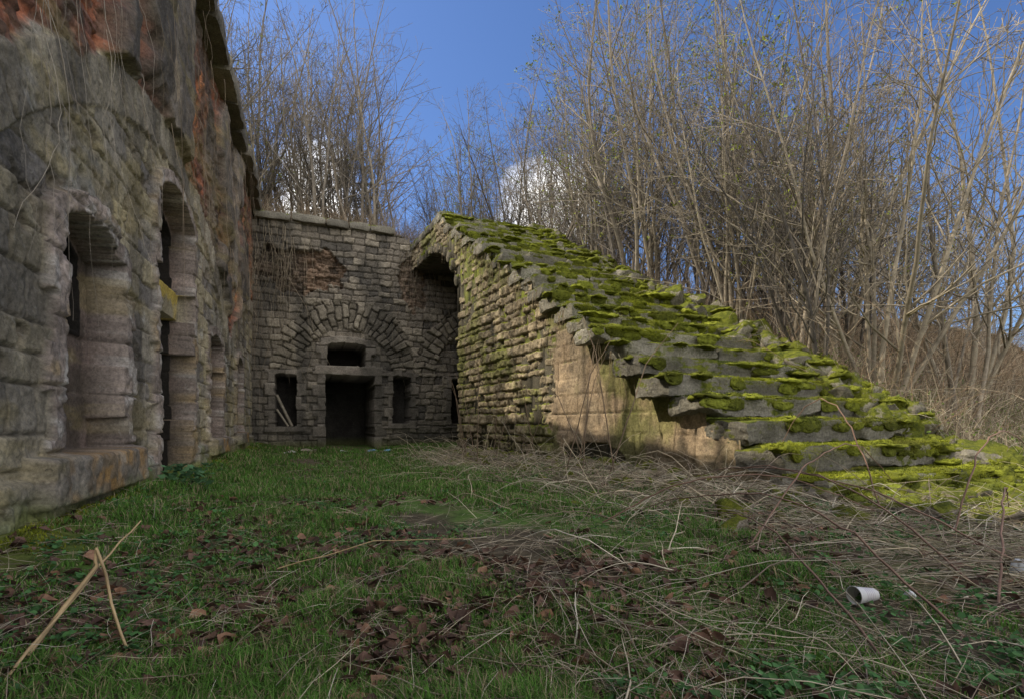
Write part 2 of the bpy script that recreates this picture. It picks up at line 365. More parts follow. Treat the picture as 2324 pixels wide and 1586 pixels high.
# ============================================================ BACK WALL
def build_back():
    root=empty("stone_fort_wall")
    t=np.concatenate([np.arange(-.3,7.2,.022),np.arange(7.2,14,.15)]);z=np.arange(-.3,6.42,.022)
    T,Z=np.meshgrid(t,z,indexing='ij')
    rows=mkrows(-.4,7,.16,.25,51)
    h,rid,dist=stone_layer(T,Z,rows,.2,.48,52,joint=.022,jd=.06,off=.07,rough=.06,warp=.04)
    n1=fbm(T*.8,Z*.8,71,4);n2=fbm(T*2.5,Z*2.5,72,4);n3=fbm(T*8,Z*8,73,3)
    base=np.ones(T.shape+(3,))*np.array([.175,.15,.118])
    base=mix(base,[.25,.215,.165],ss(.5,.9,rid));base=mix(base,[.09,.08,.068],ss(.72,.95,1-rid))
    base=base*(1-.6*(1-ss(0,.022,dist)))[...,None]
    e=np.hypot((T-1.15)/1.25,(Z-5.05)/.62)+(n2-.5)*.9
    fl=ss(1.0,.94,e)
    e2=np.hypot((T-4.4)/.5,(Z-5.0)/.9)+(n2-.5)*.9;fl=np.maximum(fl,ss(1,.94,e2)*.7)
    rh,rr,rd=stone_layer(T,Z,mkrows(-.4,7,.06,.13,55),.1,.25,56,joint=.02,jd=.05,off=.16,rough=.09,warp=.06)
    h=h*(1-fl)+(-.17+rh)*fl
    base=base*(1-fl[...,None])+(np.array([.16,.11,.075])*(.5+rr[...,None]))*fl[...,None]
    for (c,zc,r0,r1,seed) in [(2.5,2.15,1.28,2.1,81),(6.6,2.15,1.5,2.25,82)]:
        rad=np.hypot(T-c,Z-zc)+(n3-.5)*.10;ang=np.arctan2(T-c,Z-zc)
        k=ang*1.7/.19+(n2-.5)*.9;kf=np.floor(k);kd=np.abs(k-kf-.5)
        rr2=((rad-r0)/(r1-r0)*2+hsh(kf.astype(np.int64),0*kf.astype(np.int64),0*kf.astype(np.int64),4))
        kb=hsh(kf.astype(np.int64),np.floor(rr2).astype(np.int64),np.zeros(T.shape,np.int64),seed)
        m=(rad>r0)&(rad<r1+.22*(hsh(kf.astype(np.int64),0*kf.astype(np.int64),0*kf.astype(np.int64),9)-.6))&(Z>2.25)
        ed=np.maximum(ss(.38,.47,kd),ss(.44,.49,np.abs(rr2-np.floor(rr2)-.5)))
        hb=.02+(kb-.5)*.13-.08*ed+(n3-.5)*.06
        h=np.where(m,hb,h);base=np.where(m[...,None],np.array([.22,.19,.145])*(.55+.65*kb[...,None])*(1-.6*ed[...,None]),base)
        ins=(rad<=r0)&(Z>2.25)
        h=np.where(ins,h*.6-.04,h)
    ops=[(1.9,3.25,-.3,2.09,.0,2.6,.22),(1.95,2.97,2.38,3.02,.06,1.6,.2),(.56,1.1,.62,2.08,.03,1.0,.16),(3.80,4.32,.7,2.12,.03,1.0,.16),(5.6,6.1,.7,2.1,.05,1.0,.16)]
    for (u0,u1,z0,z1,ri,dp,fw) in ops:
        fr=frame_of(T,Z,u0,u1,z0-.14,z1,ri,fw)
        fk=Z/.38+u0*3;fkd=np.abs(fk-np.round(fk));fid=hsh(np.floor(fk+.5).astype(np.int64),(T>(u0+u1)/2).astype(np.int64),np.zeros(T.shape,np.int64),int(u0*10))
        h=np.where(fr,.05+(fid-.5)*.05-.06*ss(.45,.49,fkd)+(n3-.5)*.04,h)
        base=np.where(fr[...,None],np.array([.19,.165,.135])*(.6+.7*fid[...,None])*(1-.5*ss(.45,.49,fkd))[...,None],base)
    for (u0,u1,z0,z1,ri,dp,fw) in ops:
        jag=.06*(hsh(np.floor(Z/.3).astype(np.int64),(T>(u0+u1)/2).astype(np.int64),np.zeros(T.shape,np.int64),int(u0*7))-.5)
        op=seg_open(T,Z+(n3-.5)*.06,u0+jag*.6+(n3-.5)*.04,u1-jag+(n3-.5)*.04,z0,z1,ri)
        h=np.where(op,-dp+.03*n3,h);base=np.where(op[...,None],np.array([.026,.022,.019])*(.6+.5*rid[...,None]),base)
    lin=(T>1.6)&(T<3.5)&(Z>2.1)&(Z<2.36)
    h=np.where(lin,.07+(n3-.5)*.04,h);base=np.where(lin[...,None],np.array([.22,.19,.155])+0*base,base)
    base=mix(base,[.055,.05,.042],ss(.40,.60,fbm(T*1.5+5,Z*.4,91,4))*.7)
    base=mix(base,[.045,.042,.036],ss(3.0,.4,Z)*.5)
    base=mix(base,[.09,.10,.03],ss(.3,.0,Z)*.6)
    ztop=6.36-ss(3.9,5.2,T)*(.55+.5*n1)
    mask=(Z<ztop)[:-1,:-1]
    P=court(T,-h,Z)
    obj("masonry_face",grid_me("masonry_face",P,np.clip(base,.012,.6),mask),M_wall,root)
    A=Acc();g=np.random.default_rng(9);x=0.0
    while x<3.85:
        L=g.uniform(.6,1.05);c=court(x+L/2,.28+.03*g.normal(),6.44+.012*g.normal())
        rockbox(A,c,(L/2-.01,.46,.1),.022,14,(V,U),col=np.array([.16,.145,.115])*g.uniform(.7,1.2),rnd=.03,seed=int(x*10));x+=L
    obj("cornice",A.mesh("cornice"),M_cap,root)
    A=Acc()
    for q in range(2):
        p=np.zeros((1,3,3))
        p[0,0]=court(1.0-.1*q,.18,.62);p[0,2]=court(.60,.26,1.5-.4*q);p[0,1]=(p[0,0]+p[0,2])/2
        v,f=tubes(p,np.full((1,3),.045-.012*q),4);A.add(v,f,c=[.3,.26,.2])
    obj("broken_plank",A.mesh("broken_plank"),M_twig,root)
build_back()

# ============================================================ STAIRS
RISE=.245;RUN=.42;A0=-1.27;NS=25;ZT=RISE*NS
def step_top(a):
    i=np.clip(np.floor((a-A0)/RUN)+1,0,NS);return i*RISE
def arch_low(a):
    return 3.3+2.0*np.sqrt(np.clip(1-(1-np.clip((a-7.43)/2.6,0,1))**2,0,1))
moss_pts=[];CU=Acc();cush_pts=[]
def build_stairs():
    root=empty("stone_staircase")
    a=np.arange(-1.35,11.5,.02);z=np.arange(-.3,ZT+.03,.02)
    AA,Z=np.meshgrid(a,z,indexing='ij')
    n1=fbm(AA*.8,Z*.8,101,4);n2=fbm(AA*2.5,Z*2.5,102,4);n3=fbm(AA*8,Z*8,103,3)
    h,rid,dist=stone_layer(AA,Z,mkrows(-.4,7,.11,.21,111),.16,.42,112,joint=.022,jd=.055,off=.08,rough=.07,warp=.03)
    h2,rid2,dist2=stone_layer(AA,Z,mkrows(-.4,7,.24,.27,113),.45,.75,114,joint=.012,jd=.025,off=.010,rough=.02,warp=.005)
    base=np.ones(AA.shape+(3,))*np.array([.26,.21,.14])
    base=mix(base,[.34,.275,.18],ss(.5,.95,rid));base=mix(base,[.15,.125,.085],ss(.7,.95,1-rid))
    base=base*(1-.55*(1-ss(0,.02,dist)))[...,None]
    b2=np.ones(AA.shape+(3,))*np.array([.33,.245,.16])*(.75+.4*rid2[...,None])*(1-.6*(1-ss(0,.012,dist2)))[...,None]
    b2=mix(b2,[.18,.145,.10],ss(.46,.66,n2)*.6);b2=mix(b2,[.14,.11,.08],ss(.54,.66,n3)*.5)
    sm=ss(3.25,3.1,AA+(n2-.5)*1.2)*ss(2.65,2.55,Z+(n2-.5)*.7)
    h=h*(1-sm)+(-.01+h2)*sm;base=base*(1-sm[...,None])+b2*sm[...,None]
    ho=ss(1.0,.9,np.hypot((AA-2.0)/.8,(Z-.22)/.22)+(n2-.5)*1.1);h=h-.3*ho*(1+(n3-.5));base=mix(base,[.12,.085,.055],ho)
    h=h+(n1-.5)*.16*ss(2.5,4,AA)
    base=mix(base,[.12,.135,.028],ss(.50,.66,fbm(AA*1.6,Z*1.1,121,5)+.12*ss(.9,0,np.abs(step_top(AA)-Z)))*.65)
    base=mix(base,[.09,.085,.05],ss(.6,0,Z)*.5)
    mask=((Z<step_top(AA)-.10)&~((AA>7.43+(n2-.5)*.15)&(Z<arch_low(AA))))[:-1,:-1]
    P=stair(AA,-h,Z)
    obj("side_wall",grid_me("side_wall",P,np.clip(base,.015,.6),mask),M_stair,root)
    A=Acc();g=np.random.default_rng(3)
    for i in range(1,NS+1):
        a0=A0+RUN*(i-1)+.04;a1=a0+RUN if i<NS else 11.6
        zt=i*RISE-.13
        for (b0,b1) in ([(a0,a1)] if a1<7.43 else [(x,min(x+.2,a1)) for x in np.arange(a0,a1-.01,.2)]):
            lo=-.3 if b1<7.5 else float(arch_low(np.array(b0+.02)))+.02
            if lo>zt-.05:lo=zt-.05
            v=np.array([stair(x,w,zz) for x in(b0,b1) for w in(.03,3.0) for zz in(lo,zt)]).reshape(-1,3)
            A.add(v,[[0,1,3,2],[4,6,7,5],[0,4,5,1],[2,3,7,6],[0,2,6,4],[1,5,7,3]],c=[.08,.07,.05])
    obj("core",A.mesh("core"),M_stair,root)
    A=Acc()
    for kk in range(13):
        x=7.45+.27*kk;zz=float(arch_low(np.array(x+.12)));zz=max(zz,3.6)
        rockbox(A,stair(x+.1,.10,zz+.12),(.12,.16,.15),.02,6,(D,E),col=np.array([.17,.15,.11])*g.uniform(.6,1.2),rnd=.12,seed=kk)
    for i in range(1,NS+1):
        a0=A0+RUN*(i-1)
        zt=i*RISE
        w=-g.uniform(.0,.14) if i<13 else -g.uniform(-.02,.1)
        if i in(5,6,8):w=-.22
        first=True
        while w<2.75:
            L=g.uniform(.7,1.7) if i>1 else g.uniform(.5,.9)
            if first and i in(3,4,5,6,7,8):L=g.uniform(1.1,1.9)
            first=False
            L=min(L,2.95-w)
            if L<.2:break
            th=g.uniform(.095,.115)
            dd=.54/2
            off=-.075+g.normal()*.02
            c=stair(a0+dd+off,w+L/2,zt-th+g.normal()*.01)
            an=g.normal()*.014;Dn=D*math.cos(an)+E*math.sin(an);En=E*math.cos(an)-D*math.sin(an)
            M=rot2((Dn,En)).copy();M[1,2]=g.normal()*.010;M[0,2]=g.normal()*.015
            rockbox(A,c,(dd,L/2-.005,th),.018,22,R=M,col=np.array([.25,.23,.185])*g.uniform(.6,1.25),rnd=.015,seed=i*7+int(w*3),freq=6,fine=1.4,cut=5,cr=(1.1,1.45))
            nc=g.poisson(L*5.6*(1.2 if w>.2 else .75)*(1 if i<16 else .8))
            for _ in range(nc):
                ww=w+g.uniform(0,L);sx=g.uniform(.05,.15);sy=g.uniform(.07,.26)
                ao=off+g.uniform(-.015,.20)
                rockbox(CU,stair(a0+ao+.03,ww,zt-.008),(sx,sy,g.uniform(.022,.045)),.018,8,R=M,col=np.array([.175,.19,.02])*g.uniform(.5,1.4),rnd=.26,seed=i*31+_+int(ww*50),freq=9,fine=1.6,moss=cush_pts)
                if g.random()<.5:
                    rockbox(CU,stair(a0+off-.012,ww,zt-.045-g.uniform(0,.06)),(.02,sy*.85,g.uniform(.03,.08)),.014,8,R=M,col=np.array([.15,.165,.02])*g.uniform(.5,1.4),rnd=.26,seed=i*37+_+int(ww*50),freq=9,fine=1.6,moss=cush_pts)
            w+=L
    x=9.0
    while x<11.8:
        w=-.08
        while w<2.8:
            L=g.uniform(.6,1.1);rockbox(A,stair(x+.3,w+L/2,ZT-.1+g.normal()*.02),(.31,L/2-.01,.1),.025,8,(D,E),col=np.array([.18,.165,.13])*g.uniform(.7,1.2),rnd=.04,seed=int(x*9+w*5));w+=L
        x+=.6
    obj("steps",A.mesh("steps"),M_step,root)
    n=220000
    i=g.integers(1,13,n)
    i=np.where(g.random(n)<.25,g.integers(13,NS+1,n),i)
    w=g.uniform(-.1,2.9,n);fr=g.random(n)<.42
    ao=np.where(fr,-.095+g.normal(size=n)*.02,g.uniform(-.07,RUN-.07,n))
    zo=np.where(fr,-np.abs(g.normal(size=n))*.07,.010)
    a=A0+RUN*(i-1)+ao;z=i*RISE+zo
    m=fbm(a*2+i,w*1.6+i*3.1,141,4)+.14*ss(.0,1.6,w)+.3*zo*fr
    keep=m>.41
    a,w,z,fr=a[keep],w[keep],z[keep],fr[keep]
    P=stair(a,w,z);nb=np.where(fr[:,None],np.array([-D[0],-D[1],.1])[None],np.array([0,0,1.])[None])
    return P,nb
mossP,mossN=build_stairs()

A=Acc();g=np.random.default_rng(21)
def rrot(g):
    q=g.normal(size=4);q/=np.linalg.norm(q);w,x,y,z=q
    return np.array([[1-2*(y*y+z*z),2*(x*y-z*w),2*(x*z+y*w)],[2*(x*y+z*w),1-2*(x*x+z*z),2*(y*z-x*w)],[2*(x*z-y*w),2*(y*z+x*w),1-2*(x*x+y*y)]])
for k in range(660):
    a=g.uniform(-1.6,10.0)if k>220 else g.uniform(-1.6,3.5);w=2.5+g.uniform(0,1.0)
    z0=max((a-A0)/RUN*RISE,0)
    sz=g.uniform(.06,.20)*(1.2 if a<3 else 1)
    if k%13==0 and a<6:sz=g.uniform(.22,.32)
    zz=min(z0,ZT-.1)+g.uniform(-.15,.30)*(1-abs(w-3.0)/.7)
    if a<-.4:zz=max(0,(a+1.5))*.3+g.uniform(0,.12)
    R=rrot(g) if k%3 else rot2((D,E))
    rockbox(A,stair(a,w,zz),(sz*g.uniform(.8,1.4),sz*g.uniform(.8,1.5),sz*g.uniform(.5,.9)),.03,11,R=R,col=np.array([.25,.225,.175])*g.uniform(.6,1.2),rnd=.08,seed=k,freq=5,moss=moss_pts,cut=9)
    if k%4!=0:
        for _ in range(2):
            rockbox(CU,stair(a+g.normal()*.08,w+g.normal()*.1,zz+sz*.45),(sz*g.uniform(.5,.9),sz*g.uniform(.5,1.),g.uniform(.03,.06)),.022,8,axes=(D,E),col=np.array([.175,.19,.02])*g.uniform(.5,1.4),rnd=.26,seed=k*3+_,freq=9,fine=1.6,moss=cush_pts)
obj("mossy_rubble_wall",A.mesh("mossy_rubble_wall"),M_moss)
A=Acc()
for k in range(250):
    a=g.uniform(-1.8,6.5);w=-abs(g.normal())*.55-.05
    if k>140:a=g.uniform(-2.5,-1.3);w=g.uniform(-.3,3.2)
    x,y=stair(a,w,0)[:2];sz=g.uniform(.03,.10)
    rockbox(A,np.array([x,y,float(ground_h(x,y))+sz*.2]),(sz*1.3,sz,sz*.6),.012,7,R=rrot(g),col=np.array([.22,.19,.15])*g.uniform(.6,1.3),rnd=.1,seed=k,freq=9,cut=7)
obj("fallen_stones",A.mesh("fallen_stones"),M_moss)
for k in range(130):   # moss mounds at the stair foot
    a=g.uniform(-2.3,-1.0);w=g.uniform(-.2,3.6)
    x,y=stair(a,w,0)[:2];sz=g.uniform(.06,.2)
    rockbox(CU,np.array([x,y,float(ground_h(x,y))-.005]),(sz,sz*g.uniform(.7,1.4),g.uniform(.03,.08)),.03,9,R=None,col=np.array([.15,.17,.02])*g.uniform(.5,1.4),rnd=.27,seed=k+5000,freq=7,fine=1.5,moss=cush_pts)
obj("moss_cushions",CU.mesh("moss_cushions",smooth=False),M_cush)
print("PROG stones")

# ============================================================ GROUND
def axis(lo,hi,step,far):
    c=list(np.arange(lo,hi,step));x=hi;d=step
    while x<far:c.append(x);d*=1.25;x+=d
    c.append(far);x=lo;d=step;L=[]
    while x>-far:
        d*=1.25;x-=d;L.append(max(x,-far))
    return np.array(L[::-1]+c)
gx=axis(-9,14,.085,600);gy=axis(-1,19,.085,600)
X,Y=np.meshgrid(gx,gy,indexing='ij');Zg=ground_h(X,Y)
m1=fbm(X*1.1,Y*1.1,201,5);m2=fbm(X*4,Y*4,202,4)
gc=np.ones(X.shape+(3,))*np.array([.095,.078,.048])
gc=mix(gc,[.085,.145,.03],ss(.38,.54,m1));gc=mix(gc,[.14,.10,.065],ss(.52,.68,m2)*.5)
sa,sw=to_stair(X,Y);tt,bb=to_court(X,Y)
gc=mix(gc,[.19,.155,.095],ss(-2.0,-.4,sw)*ss(2,-1.5,sa)*ss(.35,.6,m2)*.7)
gc=mix(gc,[.16,.125,.075],ss(.3,1.5,Zg)*.6)
gc=mix(gc,[.15,.17,.03],ss(.55,.1,tt)*(bb<0)*.8)
gc=mix(gc,[.13,.155,.025],ss(.2,2.2,sw)*ss(3.0,0,np.abs(sa+.9))*ss(.34,.48,m1)*.9)
Pg=np.stack([X,Y,Zg],-1)
obj("ground",grid_me("ground",Pg,gc,smooth=True),M_ground)
tb=np.concatenate([np.arange(-60,-6,3.),np.arange(-6,12,.3),np.arange(12,62,3.)]);ba=np.concatenate([np.arange(-40,-16,3.),np.arange(-16,8,.3),np.arange(8,62,3.)])
T,B=np.meshgrid(tb,ba,indexing='ij')
zr=6.42+(fbm(T*.6,B*.6,220,4)-.4)*.45
zr=zr-.75*ss(4.2,6.5,T)
edge=np.where(B<.4,-T,np.where(T<0,np.hypot(np.minimum(T,0),B),B))
zr=zr-.25*ss(.9,.45,edge)
far=np.maximum(np.abs(T)-35,np.maximum(B-35,-B-22));zr=zr-6.6*ss(0,18,far)
mask=((T<-.45)|(B>.45))[:-1,:-1]
cr=mix(np.ones(T.shape+(3,))*np.array([.12,.10,.055]),[.09,.11,.03],ss(.4,.6,fbm(T,B,222,4)))
obj("rampart_earth",grid_me("rampart_earth",court(T,B,zr),cr,mask,smooth=True),M_ground)
print("PROG ground")

# ============================================================ BLADES
def blades(name,P,h,w,colr,mat,nb=None,bend=.5,seed=1,parent=None):
    g=np.random.default_rng(seed);n=len(P);th=g.uniform(0,2*math.pi,n)
    s=np.stack([np.cos(th),np.sin(th),0*th],-1);f=np.stack([-np.sin(th),np.cos(th),0*th],-1)
    up=np.array([[0,0,1.]]) if nb is None else nb
    up=up+g.normal(size=(n,3))*.25;up=unit(up)
    b=g.uniform(.1,bend*2,n)[:,None]
    h=h[:,None];w=w[:,None]
    p0=P-s*w;p1=P+s*w;mid=P+up*h*.55+f*h*b*.25;p2=mid-s*w*.7;p3=mid+s*w*.7;p4=P+up*h*(1-.3*b)+f*h*b*.9
    Vv=np.stack([p0,p1,p2,p3,p4],1).reshape(-1,3);i=np.arange(n)[:,None]*5
    q=i+np.array([[0,1,3,2]]);t=i+np.array([[2,3,4]])
    c=np.repeat(colr,5,axis=0).reshape(n,5,3).copy();c[:,:2]*=.6;c[:,4]*=1.15
    return obj(name,np_mesh(name,Vv,q,t,c.reshape(-1,3)),mat,parent)
def inside(x,y):
    t,b=to_court(x,y);a,w=to_stair(x,y)
    return (t>.12)&(b<-.1)&~((w>-.05)&(w<3.0)&(a>-1.4))
g=np.random.default_rng(31)
n=440000
r=np.exp(g.uniform(math.log(.75),math.log(15),n));th=g.uniform(-1.05,1.05,n);x=r*np.sin(th);y=r*np.cos(th)
k=inside(x,y);x,y,r=x[k],y[k],r[k]
den=fbm(x*.9,y*.9,201,5)*.6+fbm(x*3,y*3,233,3)*.4
a,w=to_stair(x,y)
den=den-.08*ss(-2.0,-.4,w)*ss(1.5,-1.5,a)*(w<2.9)+.06*ss(3.5,5.5,y)*(w<-1.5)
k=(den>.40+.12*g.random(len(x)))&((w<3)|(a<1.5));x,y,r,den,w,a=x[k],y[k],r[k],den[k],w[k],a[k]
P=np.stack([x,y,ground_h(x,y)-.004],-1);n=len(x)
hh=g.uniform(.016,.045,n)*(1+1.1*ss(.5,.65,den))*(1+.04*r)*(1+2.2*(w>3))
tone=g.random(n)
c=np.array([[.12,.25,.045]])*(.55+.8*tone[:,None]);c=np.where((g.random(n)<.22)[:,None],np.array([[.38,.32,.18]])*(.6+.6*tone[:,None]),c)
c=np.where((w>2.2)[:,None]&(g.random(n)<.6)[:,None],np.array([[.20,.28,.05]]),c)
blades("grass",P,hh,.0012+.0006*r,c,M_grass,seed=2)
print("PROG grass",n)
mp=np.concatenate(moss_pts);idx=g.integers(0,len(mp),100000);mp=mp[idx]+g.normal(size=(100000,3))*np.array([.015,.015,.006])
kk=fbm(mp[:,0]*1.5,mp[:,1]*1.5,251,4)>.40;mp=mp[kk]
cp=np.concatenate(cush_pts);idx=g.integers(0,len(cp),280000);cp=cp[idx]+g.normal(size=(280000,3))*np.array([.012,.012,.004]);mp=np.concatenate([mp,cp])
nn=25000;s=g.uniform(0,12.6,nn);t=.08+np.abs(g.normal(size=nn))*.16;L=court(t,-s,0);L[:,2]=ground_h(L[:,0],L[:,1])
kk=fbm(s*1.2,t*3,252,3)>.46;L=L[kk]
nn=45000;aa=g.uniform(-2.6,-1.0,nn);ww=g.uniform(-.3,4.2,nn);F=stair(aa,ww,0);F[:,2]=ground_h(F[:,0],F[:,1]);kk=fbm(aa*1.5,ww*1.5,253,4)>.48;F=F[kk]
P=np.concatenate([mossP,mp,L,F]);NB=np.concatenate([mossN,np.tile([[0,0,1.]],(len(mp)+len(L)+len(F),1))])
n=len(P);to=fbm(P[:,0]*3,P[:,1]*3+P[:,2]*3,254,4);t2=fbm(P[:,0]*1.2+5,P[:,1]*1.2+P[:,2],255,4)
c=mix(np.ones((n,3))*np.array([.09,.12,.014]),[.32,.345,.03],ss(.35,.62,to));c=mix(c,[.12,.11,.035],ss(.55,.68,t2)*.6);c=c*(.65+.6*g.random(n))[:,None]
blades("moss",P,g.uniform(.010,.026,n),np.full(n,.0028),c,M_mosst,nb=NB,bend=.6,seed=4)
print("PROG moss",n)

# ============================================================ LEAF LITTER / HERBS
def leafset(name,P,size,colr,mat,flat=.5,seed=1,aspect=.6,curl=.5,parent=None):
    g=np.random.default_rng(seed);n=len(P)
    th=g.uniform(0,2*math.pi,n);nrm=unit(np.stack([g.normal(size=n)*flat,g.normal(size=n)*flat,np.ones(n)],-1))
    d=np.stack([np.cos(th),np.sin(th),0*th],-1);d=unit(d-nrm*(d*nrm).sum(-1,keepdims=True));s=np.cross(nrm,d)
    sz=size[:,None]
    prof=[(-.5,0),(-.15,aspect*.5),(.2,aspect*.42),(.55,0),(.2,-aspect*.42),(-.15,-aspect*.5),(0.02,0)]
    cu=g.uniform(-.1,curl,n)[:,None]
    V=[]
    for (u,v) in prof:
        j=g.normal(size=(n,3))*.08
        V.append(P+sz*(d*u+s*v+nrm*(cu*(abs(v)*1.3+u*u*.8))+j))
    V=np.stack(V,1).reshape(-1,3);i=np.arange(n)[:,None,None]*7
    tr=np.array([[0,6,1],[1,6,2],[2,6,3],[3,6,4],[4,6,5],[5,6,0]])[None]
    t=(i+tr).reshape(-1,3);c=np.repeat(colr,7,axis=0)
    return obj(name,np_mesh(name,V,None,t,c),mat,parent)
n=18000;r=np.exp(g.uniform(math.log(.8),math.log(14),n));th=g.uniform(-1.0,1.0,n);x=r*np.sin(th);y=r*np.cos(th)
a,w=to_stair(x,y)
pd=fbm(x*1.3,y*1.3,261,4)*.72+.28*g.random(n)+.13*ss(3.0,1.4,r)+.06*ss(.5,-1.5,x)-.07*ss(4,7,r)
k=inside(x,y)&(pd>.54)&(w<2.9);x,y,r=x[k],y[k],r[k];n=len(x)
P=np.stack([x,y,ground_h(x,y)+.012],-1);to=g.random(n)[:,None]
c=np.array([[.12,.07,.05]])*(.5+1.0*to);c=np.where(g.random((n,1))<.18,np.array([[.25,.14,.085]])*(.7+.6*to),c)
leafset("fallen_leaves",P,g.uniform(.02,.075,n)*(1-.3*(r>5)),c,M_leaf,flat=.5,seed=8,aspect=.75,curl=.9)
nc=3400;r=np.exp(g.uniform(math.log(.9),math.log(13),nc));th=g.uniform(-1.0,1.0,nc);x=r*np.sin(th);y=r*np.cos(th)
k=inside(x,y)&(fbm(x*1.2,y*1.2,271,4)>.47);x,y,r=x[k],y[k],r[k]
x=np.repeat(x,9)+g.normal(size=len(x)*9)*.028;y=np.repeat(y,9)+g.normal(size=len(y)*9)*.028;n=len(x)
P=np.stack([x,y,ground_h(x,y)+g.uniform(.01,.045,n)],-1);to=g.random((n,1))
leafset("low_herbs",P,g.uniform(.012,.030,n),np.array([[.085,.19,.06]])*(.6+.9*to),M_green,flat=.5,seed=9,aspect=.85,curl=.3)
n=150;P=np.stack([-3.02+g.normal(size=n)*.11,4.75+g.normal(size=n)*.10,.10+g.uniform(0,.22,n)],-1)
leafset("leafy_weed",P,g.uniform(.04,.075,n),np.array([[.10,.20,.09]])*(.6+.8*g.random((n,1))),M_green,flat=.5,seed=10,aspect=.9,curl=.3)
# ============================================================ DRY STALKS
def grow(P0,D0,L,R0,K,curv,up,g,rend=.25,grav=0):
    n=len(P0);pts=np.empty((n,K,3));pts[:,0]=P0;d=unit(D0.copy());st=(L/(K-1))[:,None]
    for k in range(1,K):
        pts[:,k]=pts[:,k-1]+d*st
        d=d+g.normal(size=(n,3))*curv;d[:,2]+=up;d[:,2]-=grav*k/K;d=unit(d)
    rad=R0[:,None]*np.linspace(1,rend,K)[None]
    return pts,rad
A=Acc()
def stalks(n,fx,Lr,Rr,elev,grav,cols,K=7,curv=.12,seed=1,lift=.01):
    g=np.random.default_rng(seed);x,y=fx(g,n);n=len(x)
    P=np.stack([x,y,ground_h(x,y)+lift],-1);th=g.uniform(0,2*math.pi,n);el=np.abs(g.normal(size=n))*elev
    Dd=np.stack([np.cos(th)*np.cos(el),np.sin(th)*np.cos(el),np.sin(el)],-1)
    p,r=grow(P,Dd,g.uniform(*Lr,n),g.uniform(*Rr,n),K,curv,0,g,.4,grav)
    gh=ground_h(p[...,0],p[...,1])+.006;p[...,2]=np.maximum(p[...,2],gh)
    v,q=tubes(p,r,3);c=np.array(cols)[g.integers(0,len(cols),n)]*g.uniform(.6,1.3,(n,1));A.add(v,q,c=np.repeat(c,K*3,axis=0))
straw=[(.52,.44,.31),(.40,.33,.23),(.26,.20,.15),(.58,.51,.39)]
def f_right(g,n):
    r=np.exp(g.uniform(math.log(1.1),math.log(6),n));th=g.uniform(.05,1.0,n);x=r*np.sin(th);y=r*np.cos(th);a,w=to_stair(x,y)
    k=(w<-.0)|(a<-1.6);k&=(g.random(n)<ss(-2.0,-.4,w)*.96+.04);return x[k],y[k]
def f_toe(g,n):
    a=g.uniform(-2.8,1.5,n);w=2.9+g.random(n)*6;p=stair(a,w,0);return p[:,0],p[:,1]
def f_base(g,n):
    a=g.uniform(-1.2,7.2,n);w=-.15-np.abs(g.normal(size=n))*.8;p=stair(a,w,0);k=inside(p[:,0],p[:,1]);return p[k,0],p[k,1]
def f_court(g,n):
    r=np.exp(g.uniform(math.log(.8),math.log(11),n));th=g.uniform(-1.0,1.0,n);x=r*np.sin(th);y=r*np.cos(th);k=inside(x,y);return x[k],y[k]
stalks(4200,f_right,(.15,.9),(.0015,.0045),.22,.15,straw,seed=1)
stalks(14000,f_right,(.06,.28),(.0009,.0018),.3,.3,straw,K=4,seed=2)
stalks(1000,f_base,(.3,1.0),(.003,.0055),.38,.35,straw,seed=3)
stalks(2600,f_base,(.1,.4),(.0015,.003),.35,.35,straw,K=4,seed=33)
stalks(4800,f_toe,(.2,1.1),(.0015,.004),.9,.35,straw,seed=34)
stalks(11500,f_court,(.05,.24),(.0008,.0016),.25,.3,straw,K=4,seed=4)
stalks(300,f_court,(.2,.6),(.001,.0025),.15,.2,straw,seed=5)
obj("dry_stalks",A.mesh("dry_stalks"),M_twig)
A=Acc()
def cane(pts,r0,r1,c):
    p=np.array(pts,float);m=[]
    for i in range(len(p)-1):
        for k in range(4):m.append(p[i]*(1-k/4)+p[i+1]*k/4)
    m.append(p[-1]);m=np.array(m)[None]+0;m[0,1:-1]+=g.normal(size=(m.shape[1]-2,3))*.003
    v,q=tubes(m,np.linspace(r0,r1,m.shape[1])[None],5);A.add(v,q,c=c)
tc=(.42,.30,.16)
cane([(-1.42,1.5,.02),(-1.40,1.72,.22),(-1.42,1.75,.275)],.008,.005,tc)
cane([(-1.41,1.74,.27),(-1.16,1.56,-.02)],.005,.004,tc)
cane([(-1.36,1.36,.0),(-1.44,1.78,.2),(-1.45,2.0,.32)],.005,.003,tc)
cane([(-1.1,2.4,.02),(-.7,2.6,.10),(-.2,2.9,.05)],.003,.002,tc)
obj("dead_cane",A.mesh("dead_cane"),M_twig)
A=Acc()
for (p,q2,hh) in [((1.1,1.5),(1.3,3.6),.16),((1.5,1.7),(.8,3.4),.3),((2.0,2.2),(1.6,4.4),.35),((2.4,2.4),(1.2,4.4),.35),((1.9,2.0),(3.2,3.3),.3),((1.3,2.8),(2.9,3.9),.5),((2.6,3.6),(2.35,4.6),.8),((.6,3.4),(2.2,3.1),.35),((2.5,2.9),(3.6,3.4),.6)]:
    pts=[];jx=g.normal()*.15
    for k in range(8):
        f=k/7;x=p[0]*(1-f)+q2[0]*f+jx*math.sin(f*3.1);y=p[1]*(1-f)+q2[1]*f
        pts.append((x,y,float(ground_h(x,y))+.01+hh*math.sin(f*math.pi*.9)))
    cane(pts,.0055,.0025,(.24,.15,.11))
